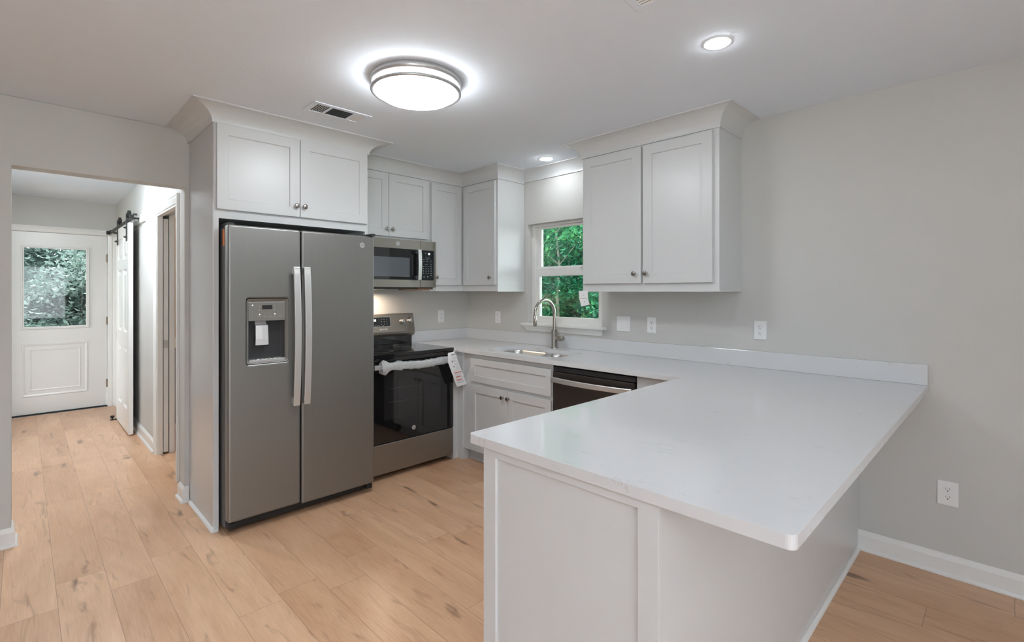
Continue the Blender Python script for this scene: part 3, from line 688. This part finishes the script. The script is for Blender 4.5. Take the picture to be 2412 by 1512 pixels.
MB().box(.716, .7248, -2.378, -1.49, .08, 1.75).build('door_gasket', 'dark', rf)

# ------------------------------------------------------------------ range
rg_ = thing('electric_range', (.33, -1.06, 0), 'slate freestanding electric range with black glass cooktop and oven door', 'range')
Y0, Y1 = -1.4385, -.6815
bx(.03, .600, Y0, Y1, .03, .895).build('body', 'dark', rg_, bevel=.002)
bx(.07, .655, Y0+.002, Y1-.001, .8955, .921).build('cooktop', 'blackglass', rg_, bevel=.004, seg=3)
bx(.601, .648, Y0+.003, Y1-.002, .862, .8952).build('front_band', 'blackglass', rg_, bevel=.003)
for cx, cy, r in ((.46, -1.25, .10), (.46, -.87, .085), (.22, -1.25, .075), (.22, -.87, .10)):
    n = 40; w = MB(); w.loft([[(cx+rr*math.cos(k*2*PI/n), cy+rr*math.sin(k*2*PI/n), .9213) for k in range(n)] for rr in (r, r-.003)], caps=False); w.build('burner_ring', 'ink', rg_)
Fo = FX(.602)
dd = bxf(Fo, Y0+.003, Y1-.002, 0, .046, .268, .858).build('oven_door', 'blackglass', rg_, bevel=.004, seg=3)
bxf(Fo, -1.320, -.812, .046, .0468, .432, .780).build('oven_window', 'ovenwin', dd)
wr = MB()
for z in (.56, .66): bxf(Fo, -1.28, -.85, .0469, .0472, z, z+.0012, wr)
wr.build('rack_line', 'grey', dd)
badge(Fo, -1.066, .338, .0462, .017, dd)
h = bowed(Fo, True, .832, Y0+.02, Y1-.02, .088, .098, .017, .014)
for yy in (Y0+.05, Y1-.05): bxf(Fo, yy-.012, yy+.012, .0455, .088, .82, .845, h)
h.build('handle', 'handle', dd, bevel=.001)
bxf(Fo, Y0+.003, Y1-.002, 0, .046, .045, .262).build('drawer', 'slate2', rg_, bevel=.005, seg=3)
for yy in (Y0+.04, Y1-.04):
    for xx in (.08, .56): MB().tube([(xx, yy, 0), (xx, yy, .035)], .014, 12).build('foot', 'dark', rg_)
# backguard
bx(.015, .066, Y0+.02, Y1-.02, .9215, .992).build('riser', 'blackglass', rg_, bevel=.003)
prof = [(.012, .985), (.012, 1.184), (.052, 1.186), (.060, 1.180), (.090, 1.030), (.088, 1.012), (.075, .994), (.06, .985)]
cg = MB().loft([[(x, y, z) for x, z in prof] for y in (Y0+.004, Y1-.004)], caps=True).build('control_panel', 'slate2', rg_, bevel=.002)
sl = Vector((.030, 0, -.150)).normalized()           # down the tilted face
up_ = -sl; nrm = Vector((.150, 0, .030)).normalized(); org = Vector((.075, 0, 1.105))
FT = lambda a, d, z: tuple(org+nrm*d+up_*z+Vector((0, a, 0)))
bxp = lambda a0, a1, d0, d1, z0, z1: MB().add([FT(a, d, z) for z in (z0, z1) for a, d in ((a0, d0), (a1, d0), (a1, d1), (a0, d1))], [(3, 2, 1, 0), (4, 5, 6, 7), (0, 1, 5, 4), (1, 2, 6, 5), (2, 3, 7, 6), (3, 0, 4, 7)])
bxp(-1.215, -.925, -.002, .0012, -.028, .058).build('display_bezel', 'handle', cg)
bxp(-1.212, -.928, -.001, .0018, -.025, .055).build('display', 'ctrl', cg)
text('display_digits', '38', FT, -1.075, .028, .0018, .026, 'digit', cg)
for i in range(3):
    for j in range(3): disc(FT, -1.012+i*.026, .036-j*.021, .0018, .0022, .0004).build('key', 'mark2', cg)
for a in (-1.075, -1.055, -1.035, -1.0): MB().add([FT(a+x, .0021, -.018+y) for x, y in ((-.006, -.001), (.006, -.001), (.006, .001), (-.006, .001))], [(0, 1, 2, 3)]).build('printed_word', 'mark', cg)
for a in (-1.37, -1.29, -.812, -.735):
    w = MB().lathe(FT(a, -.002, .012), nrm, [(.025, 0), (.025, .006), (.021, .010), (.018, .034), (.016, .037), (0, .038)])
    g = w; g.add([FT(a+x, d, .012+z) for x, z in ((-.005, -.019), (.005, -.019), (.005, .019), (-.005, .019)) for d in (.036, .044)], [(0, 2, 4, 6), (7, 5, 3, 1), (0, 1, 3, 2), (2, 3, 5, 4), (4, 5, 7, 6), (6, 7, 1, 0)]); g.build('knob', 'steel', cg)
bxp(-1.035, -.960, 0, .002, -.058, -.046).build('nameplate', 'badge', cg)
text('lettering', 'Profile', FT, -.9975, -.052, .002, .009, 'ink', cg) if False else MB().add([FT(a, .0024, z) for a, z in ((-1.02, -.054), (-.975, -.054), (-.975, -.050), (-1.02, -.050))], [(0, 1, 2, 3)]).build('nameplate_mark', 'ink', cg)
# plastic film left on the handle
fm = MB(); rings = []; n = 18; rnd = random.Random(3)
steps = 46
for i in range(steps+1):
    t = i/steps; y = -1.375+t*(.68)
    bunch = 1.0+.55*max(0, math.sin(min(1, t/.22)*PI*2.2))*(t < .26)+(.35 if t < .05 else 0)
    rz = .029*bunch+rnd.uniform(-.003, .003); rx = .013*bunch+rnd.uniform(-.002, .003)
    cz = .832-.004+(.006*math.sin(t*9))
    sg = lambda v: math.copysign(abs(v)**.55, v)
    rings.append([(.602+.090+(rx+.010)*sg(math.cos(k*2*PI/n))+rnd.uniform(-.0025, .0025)*bunch, y, cz+rz*sg(math.sin(k*2*PI/n))+rnd.uniform(-.0025, .0025)*bunch) for k in range(n)])
fm.loft(rings, caps=False, sm=True)
tag(fm.build('plastic_film', 'film', loc=(.69, -1.05, .83)), 'crumpled milky plastic film wrapped round the oven door handle', 'protective film')
# hang tag
ht = thing('hang_tag', (.72, -.72, .75), 'white warning tag with orange lines hanging from the oven handle end', 'tag')
Ft = FX(.726)
quad = [(-.799, .892), (-.735, .897), (-.603, .620), (-.709, .610), (-.799, .818)]
plate(Ft, quad, [], 0, .0008).build('card', 'paper', ht)
def tline(t0, s0, s1, w, mb):       # line across the tag at fraction t0 down its length
    A = Vector((-.799, .892)).lerp(Vector((-.709, .610)), t0); B = Vector((-.735, .897)).lerp(Vector((-.603, .620)), t0)
    p, q = A.lerp(B, s0), A.lerp(B, s1); dn = (Vector((-.603, .620))-Vector((-.735, .897))).normalized()*w
    return mb.add([Ft(*(lambda v: (v.x, .0012, v.y))(v)) for v in (p, q, q+dn, p+dn)], [(0, 1, 2, 3)])
m1 = MB()
for t in (.585, .71, .80): tline(t, .12, .88 if t < .6 else .7, .007, m1)
m1.build('orange_lines', 'orange2', ht)
m1 = MB(); tline(.06, .35, .9, .010, m1)
for t in (.14, .17, .20, .24, .27, .34, .37, .41, .45, .49, .53, .63, .66, .75, .84, .87, .90): tline(t, .45 if t < .5 else .15, .88 if int(t*100) % 2 else .75, .0018, m1)
tline(.24, .18, .36, .014, m1); tline(.40, .2, .34, .010, m1)
m1.build('printing', 'ink', ht)

# ------------------------------------------------------------------ microwave
mw = thing('microwave', (.2, -1.06, 1.41), 'slate over-the-range microwave mounted under the cabinet', 'microwave')
bx(.002, .360, -1.438, -.680, 1.415, 1.804).build('body', 'grey', mw, bevel=.002)
Fm = FX(.360)
md = bxf(Fm, -1.438, -.8375, .0005, .040, 1.414, 1.804).build('door', 'slate2', mw, bevel=.003, seg=3)
bxf(Fm, -1.420, -.852, .040, .041, 1.476, 1.728).build('door_glass', 'blackglass', md, bevel=.0004)
bxf(Fm, -1.36, -.942, .041, .0414, 1.500, 1.656).build('window_mesh', 'mwin', md)
mp_ = bxf(Fm, -.8345, -.680, .0005, .040, 1.414, 1.804).build('control_side', 'slate2', mw, bevel=.003, seg=3)
plate(Fm, rrect(-.826, -.702, 1.474, 1.727, .010, 5), [], .0395, .0412).build('keypad', 'ctrl', mp_)
text('display_digits', '10', Fm, -.752, 1.697, .0412, .024, 'digit', mp_)
mk = MB(); disc(Fm, -.785, 1.703, .0412, .0015, .0004, mk).build('display_dot', 'digit', mp_)
def mark(a, z, w, h=.0022): bxf(Fm, a-w/2, a+w/2, .0412, .0415, z-h/2, z+h/2).build('key', 'mark', mp_)
mark(-.765, 1.663, .045); mark(-.778, 1.607, .03)
for z in (1.648, 1.632): mark(-.803, z, .014); mark(-.768, z, .018); mark(-.733, z, .012)
for j in range(4):
    for a in (-.806, -.782, -.758): mark(a, 1.591-.019*j, .006, .006)
for j in range(6): mark(-.730, 1.611-.019*j, .013, .004)
for a in (-.80, -.765): mark(a, 1.508, .014, .004); mark(a, 1.498, .014, .003)
badge(Fm, -1.053, 1.766, .0402, .0165, md)
h = bowed(Fm, False, -.868, 1.477, 1.726, .082, .092, .016, .012, 14)
h.build('handle', 'handle', md, bevel=.001)
for zz in (1.69, 1.480): bxf(Fm, -.905, -.858, .041, .080, zz, zz+.032).build('handle_bracket', 'dark', md, bevel=.004)
bx(.01, .385, -1.436, -.70, 1.400, 1.4145).build('underside', 'slot', mw)
ml = bpy.data.objects.new('cooktop_lamp', bpy.data.lights.new('cooktop_lamp', 'AREA')); C.objects.link(ml)
ml.data.size = .07; ml.data.energy = 3.2; ml.data.color = (1, .80, .62); ml.location = (.16, -1.10, 1.396); ml.rotation_euler = (0, math.radians(-12), 0)
bx(.12, .20, -1.14, -1.06, 1.3965, 1.4005).build('lamp_lens', 'white', mw)
cb = MB(); cb.add([(.385, -.86, 1.4135), (.385, -.72, 1.4135), (.10, -.70, 1.4135), (.10, -.86, 1.4135), (.398, -.85, 1.392), (.398, -.72, 1.398), (.10, -.70, 1.392), (.10, -.86, 1.392)], [(0, 1, 2, 3), (7, 6, 5, 4), (0, 4, 5, 1), (1, 5, 6, 2), (2, 6, 7, 3), (3, 7, 4, 0)])
cb.build('loose_shim', 'brown', mw)

# ------------------------------------------------------------------ outlets and switches
def outlet(F, a0, a1, z0, z1, label, kind='duplex', group='wall outlets'):
    p = F((a0+a1)/2, 0, (z0+z1)/2); ca, cz = (a0+a1)/2, (z0+z1)/2
    t = thing('switch_plate' if kind == 'switch' else 'wall_outlet', p, label, 'light switch' if kind == 'switch' else 'outlet')
    bxf(F, a0, a1, .0003, .006, z0, z1).build('cover_plate', 'white', t, bevel=.002, seg=3)
    if kind == 'duplex':
        for s in (-1, 1):
            zc = cz+s*.0195
            r = plate(F, rrect(ca-.017, ca+.017, zc-.014, zc+.014, .011, 6), [], .005, .0078).build('receptacle', 'white', t, bevel=.0006)
            q = MB(); bxf(F, ca-.0075, ca-.0055, .0074, .0081, zc-.001, zc+.008, q); bxf(F, ca+.0055, ca+.0075, .0074, .0081, zc-.000, zc+.007, q)
            disc(F, ca, zc-.007, .0074, .0028, .0007, q); q.build('slots', 'slot', r)
        MB().add(*[(disc(F, ca, cz, .0058, .003, .0008).v), (disc(F, ca, cz, .0058, .003, .0008).f)]).build('screw', 'handle', t)
    else:
        for k in ((-.023, .023) if kind == 'switch' else (0,)):
            r = bxf(F, ca+k-.0165, ca+k+.0165, .005, .0085, cz-.033, cz+.033).build('rocker', 'white', t, bevel=.001)
            if kind == 'gfci':
                q = MB()
                for s in (-1, 1):
                    zc = cz+s*.021; bxf(F, ca-.0075, ca-.0055, .0084, .0088, zc-.004, zc+.004, q); bxf(F, ca+.0055, ca+.0075, .0084, .0088, zc-.004, zc+.004, q); disc(F, ca, zc-.009, .0083, .0025, .0006, q)
                q.build('slots', 'ink', r)
    return t
outlet(FX(0), -.364, -.294, 1.082, 1.199, 'white outlet on the stove wall, between the range and the corner', 'duplex')
outlet(FY(0), .422, .492, 1.083, 1.195, 'white outlet under the cabinet left of the window', 'gfci')
outlet(FY(0), 1.776, 1.890, 1.083, 1.195, 'square white double switch plate right of the kitchen window', 'switch')
outlet(FY(0), 2.030, 2.101, 1.083, 1.196, 'white duplex outlet just right of the double switch plate', 'duplex')
outlet(FY(0), 2.762, 2.834, 1.088, 1.200, 'white duplex outlet above the peninsula counter, right of the upper cabinet', 'duplex')
outlet(FY(0), 3.619, 3.697, .340, .457, 'white duplex outlet low on the wall near the baseboard', 'duplex')

# ------------------------------------------------------------------ ceiling fixtures
lp = thing('ceiling_light', (1.78, -1.80, H), 'large round flush ceiling light with double nickel rings, switched on', 'ceiling light')
LC = (1.78, -1.80)
MB().lathe((*LC, H-.0005), (0, 0, -1), [(.218, 0), (.223, .006), (.223, .031), (.208, .034), (.19, .034)], 64).build('upper_ring', 'rim', lp)
MB().lathe((*LC, H-.033), (0, 0, -1), [(.194, 0), (.195, .014), (.195, .036), (.191, .047), (.175, .057), (.12, .064), (.05, .067), (0, .0675)], 64).build('diffuser', 'diff', lp)
n = 64; rr = MB()
prof = [(.1985, H-.058), (.221, H-.058), (.223, H-.062), (.223, H-.068), (.219, H-.072), (.1985, H-.070)]
rr.loft([[(LC[0]+r*math.cos(t), LC[1]+r*math.sin(t), z) for r, z in prof] for t in [k*2*PI/n for k in range(n+1)]], caps=False, sm=True)
rr.build('lower_ring', 'rim', lp)
for k in range(3):
    t = math.radians(25+120*k); c, s_ = math.cos(t), math.sin(t)
    MB().tube([(LC[0]+.212*c, LC[1]+.212*s_, H-.02), (LC[0]+.212*c, LC[1]+.212*s_, H-.06)], .0025, 8).tube([(LC[0]+.20*c, LC[1]+.20*s_, H-.071), (LC[0]+.20*c, LC[1]+.20*s_, H-.080)], .004, 8).build('post', 'rim', lp)
def can(x, y, label, vis=True):
    t = thing('recessed_light', (x, y, H), label, 'recessed light')
    n = 40; w = MB(); w.loft([[(x+r*math.cos(k*2*PI/n), y+r*math.sin(k*2*PI/n), z) for k in range(n)] for r, z in ((.060, H-.0003), (.058, H-.003), (.047, H-.004), (.045, H-.001))], caps=False, sm=True).build('trim_ring', 'white', t)
    MB().lathe((x, y, H-.0005), (0, 0, -1), [(.0445, 0), (.0445, .007), (.03, .011), (0, .0125)], 40).build('lens', 'can', t)
can(2.993, -1.096, 'lit round recessed light over the peninsula')
can(1.266, -.235, 'lit round recessed light in the ceiling above the window')
for x, y, s in ((3.2, -5.2, 'left'), (5.4, -5.2, 'middle'), (5.4, -2.4, 'right')): can(x, y, 'added unseen recessed light over the living area, %s of three' % s)  # unseen lights added to brighten the room behind the camera

hl = thing('hall_fill_light', (-1.30, -3.05, H), 'added unseen fill light on the hall ceiling behind the header', 'ceiling light')  # lamp hidden by the header, added to brighten the hall
MB().lathe((-1.30, -3.05, H-.0005), (0, 0, -1), [(.15, 0), (.155, .02), (.14, .022)], 40).build('base_ring', 'rim', hl)
MB().lathe((-1.30, -3.05, H-.022), (0, 0, -1), [(.138, 0), (.135, .03), (.10, .05), (0, .06)], 40).build('diffuser', 'hall_fill', hl)

vt = thing('air_vent', (1.07, -1.872, H), 'white three-section air register in the ceiling beside the round light', 'air vent')
x0, x1, y0, y1 = .972, 1.155, -2.047, -1.697
FC = lambda a, d, z: (a, z, H-.0003-d)
secs = [(y0+.028, y0+.103), (y0+.118, y0+.248), (y0+.263, y0+.325)]
plate(FC, rect(x0, x1, y0, y1), [rect(x0+.03, x1-.03, a, b) for a, b in secs], 0, .005).build('frame', 'ceil', vt, bevel=.0015)
bx(x0+.02, x1-.02, y0+.02, y1-.02, H-.0009, H-.0003).build('duct_dark', 'slot', vt)  # flat black sheet stands in for the dark inside the duct
sv = MB()
for i in range(6):
    yy = secs[0][0]+.012*i+.004; sv.box(x0+.03, x1-.03, yy, yy+.0025, H-.003, H-.001)
for i in range(11):
    xx = x0+.034+i*.0112; sv.add([(xx, secs[1][0], H-.001), (xx+.005, secs[1][0], H-.004), (xx+.005, secs[1][1], H-.004), (xx, secs[1][1], H-.001)], [(0, 1, 2, 3)])
for i in range(8):
    yy = secs[2][0]+.008*i; sv.add([(x0+.03, yy, H-.001), (x1-.03, yy, H-.001), (x1-.03, yy+.0048, H-.003), (x0+.03, yy+.0048, H-.003)], [(0, 1, 2, 3)])
sv.build('louvers', 'white', vt)
v2 = thing('air_vent', (3.06, -1.65, H), 'grey-slatted return air grille at the top edge of the ceiling', 'air vent')
plate(FC, rect(2.885, 3.26, -1.90, -1.545), [rect(2.912, 3.233, -1.873, -1.569)], 0, .004).build('frame', 'ceil', v2, bevel=.001)
bx(2.905, 3.24, -1.88, -1.56, H-.0009, H-.0003).build('duct_dark', 'slot', v2)  # black sheet in place of the shaded hollow behind the slats
sv = MB()
for i in range(20):
    yy = -1.873+.0155*i; sv.add([(2.912, yy, H-.001), (3.233, yy, H-.001), (3.233, yy+.009, H-.0035), (2.912, yy+.009, H-.0035)], [(0, 1, 2, 3)])
sv.build('louvers', 'white', v2)

# ------------------------------------------------------------------ outdoors
struct(bx(-.5, 14, -15, YN-.12, -.30, -.06).build('bounce_ground_back', 'bounce_paving'))  # this and the next slabs are unseen, added to bounce daylight indoors
struct(bx(-3.9, -.5, -9, -3.6, -.30, -.12).build('bounce_ground_hall', 'bounce_paving'))
struct(bx(-8.0, -3.9, -9, 1.0, -.30, -.12).build('bounce_ground_west', 'bounce_paving'))
struct(bx(XR+.12, 14, YN-.1, 2, -.30, -.06).build('bounce_ground_side', 'bounce_paving'))
gm = MB(); NG = 30
struct(bx(-30, 30, -30, 30, -.32, -.30).build('ground', 'grass'))
def tree(x, y, h, crown_, nleaf, label, group, m='leaf', seed=0, low=.0, ls=.10, name='tree', tr=.06):
    rnd = random.Random(seed); t = thing(name, (x, y, -.3), label, 'tree' if name == 'tree' else 'shrub', group)
    pts = []; px, py = x, y
    for i in range(9): px += rnd.uniform(-.06, .06)*h/5; py += rnd.uniform(-.05, .05)*h/5; pts.append((px if i else x, py if i else y, -.31+h*i/8*.85))
    tk = MB().tube(pts, [tr*(1-.8*i/8) for i in range(9)], 10)
    tips = []
    for k in range(12):
        i = rnd.randint(1, 7); p = Vector(pts[i]); an = rnd.uniform(0, 2*PI); L_ = rnd.uniform(.5, .95)*crown_
        q = p+Vector((math.cos(an)*L_*.5, math.sin(an)*L_*.5, L_*.45)); r = p+Vector((math.cos(an)*L_, math.sin(an)*L_, L_*.6))
        tk.tube([p, q, r], [tr*.35, tr*.22, tr*.08], 6); tips += [q, r]
    tk.build('trunk', 'bark', t)
    lv = MB(); V = []; F_ = []
    blobs = [(Vector((x+rnd.gauss(0, crown_*.45), y+rnd.gauss(0, crown_*.45), -.3+low*h+(1-low)*h*rnd.random())), crown_*rnd.uniform(.25, .5)) for _ in range(26)]+[(q, crown_*.3) for q in tips]
    for _ in range(nleaf):
        c, r = blobs[rnd.randrange(len(blobs))]
        p = c+Vector((rnd.gauss(0, r*.5), rnd.gauss(0, r*.5), rnd.gauss(0, r*.42)))
        if p.z < -.28 or p.y > 12: continue
        u = Vector((rnd.gauss(0, 1), rnd.gauss(0, 1), rnd.gauss(-.3, .6))).normalized(); w = u.cross(Vector((rnd.gauss(0, .5), rnd.gauss(0, .5), 1))).normalized()
        s = ls*rnd.uniform(.6, 1.4); k = len(V)
        nn = u.cross(w)*s*.10
        V += [p, p+u*s*.35+w*s*.24+nn, p+u*s*.72+w*s*.17+nn, p+u*s-nn, p+u*s*.72-w*s*.17+nn, p+u*s*.35-w*s*.24+nn, p+u*s*.5]
        F_ += [(k, k+1, k+2, k+6), (k+6, k+2, k+3), (k+6, k+3, k+4), (k, k+6, k+4, k+5)]
    lv.add(V, F_); lv.build('foliage', m, t, stuff=True)
    return t
struct(bx(-4.6, XR+.6, .15, .75, H+.02, H+.15).build('shade_eave_north', 'trim'))  # unseen eaves, added to shade the window and the hall door
struct(bx(-5.0, -3.95, YN, .15, H+.02, H+.15).build('shade_eave_west', 'trim'))
GW = 'trees outside the kitchen window'; LW = 'leafy green tree in the woods outside the kitchen window'
tree(-1.35, 3.0, 5.0, .9, 5000, 'slender pale-trunked tree showing in the lower window pane', None, seed=11, low=.35, ls=.085, tr=.032)
for i, (x, y, h, c) in enumerate(((-.3, 3.4, 4.6, 1.1), (-2.4, 3.6, 4.4, 1.1), (-3.9, 4.6, 5.5, 1.4), (-1.2, 5.4, 6, 1.6), (-2.9, 6.4, 6.5, 1.9), (-5.2, 6.2, 6.5, 1.9), (.6, 5.2, 6, 1.7), (-4.2, 8.6, 7.5, 2.4), (-1.6, 8.8, 7.5, 2.4), (-7.0, 8.4, 7.5, 2.4))):
    tree(x, y, h, c, 8000 if y < 5 else 11000, LW, GW, seed=20+i, ls=.09 if y < 5 else .16, tr=.035 if y < 5 else .07)
GH = 'trees beyond the hall door'; LH = 'green leafy tree, paled by painted-in glare, beyond the glass of the hall door'
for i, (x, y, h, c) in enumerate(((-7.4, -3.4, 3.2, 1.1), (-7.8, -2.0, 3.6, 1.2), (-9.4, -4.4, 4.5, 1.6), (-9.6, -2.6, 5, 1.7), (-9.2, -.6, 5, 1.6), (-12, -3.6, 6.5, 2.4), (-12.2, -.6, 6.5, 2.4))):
    tree(x, y, h, c, 8000 if x > -8.5 else 11000, LH, GH, m='glare_leaf', seed=50+i, ls=.085 if x > -8.5 else .15, tr=.04)

LB = 'low green bush in the undergrowth outside the kitchen window'
for i, (x, y) in enumerate(((-5.0, 11.0), (-7.6, 10.6), (-9.9, 10.4), (-2.4, 11.2), (-3.2, 5.4), (-1.9, 4.4), (-4.6, 5.6))):
    tree(x, y, 2.0 if y > 8 else 1.5, 1.5 if y > 8 else .7, 6500, LB, 'bushes outside the kitchen window', seed=80+i, ls=.17 if y > 8 else .07, name='shrub', tr=.03)
LD = 'low green bush, paled by painted-in glare, in the undergrowth beyond the hall door'
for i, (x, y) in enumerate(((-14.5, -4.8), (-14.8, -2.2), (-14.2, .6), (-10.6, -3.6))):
    tree(x, y, 2.2, 1.5, 6500, LD, 'bushes beyond the hall door', m='glare_leaf', seed=95+i, ls=.17, name='shrub', tr=.03)
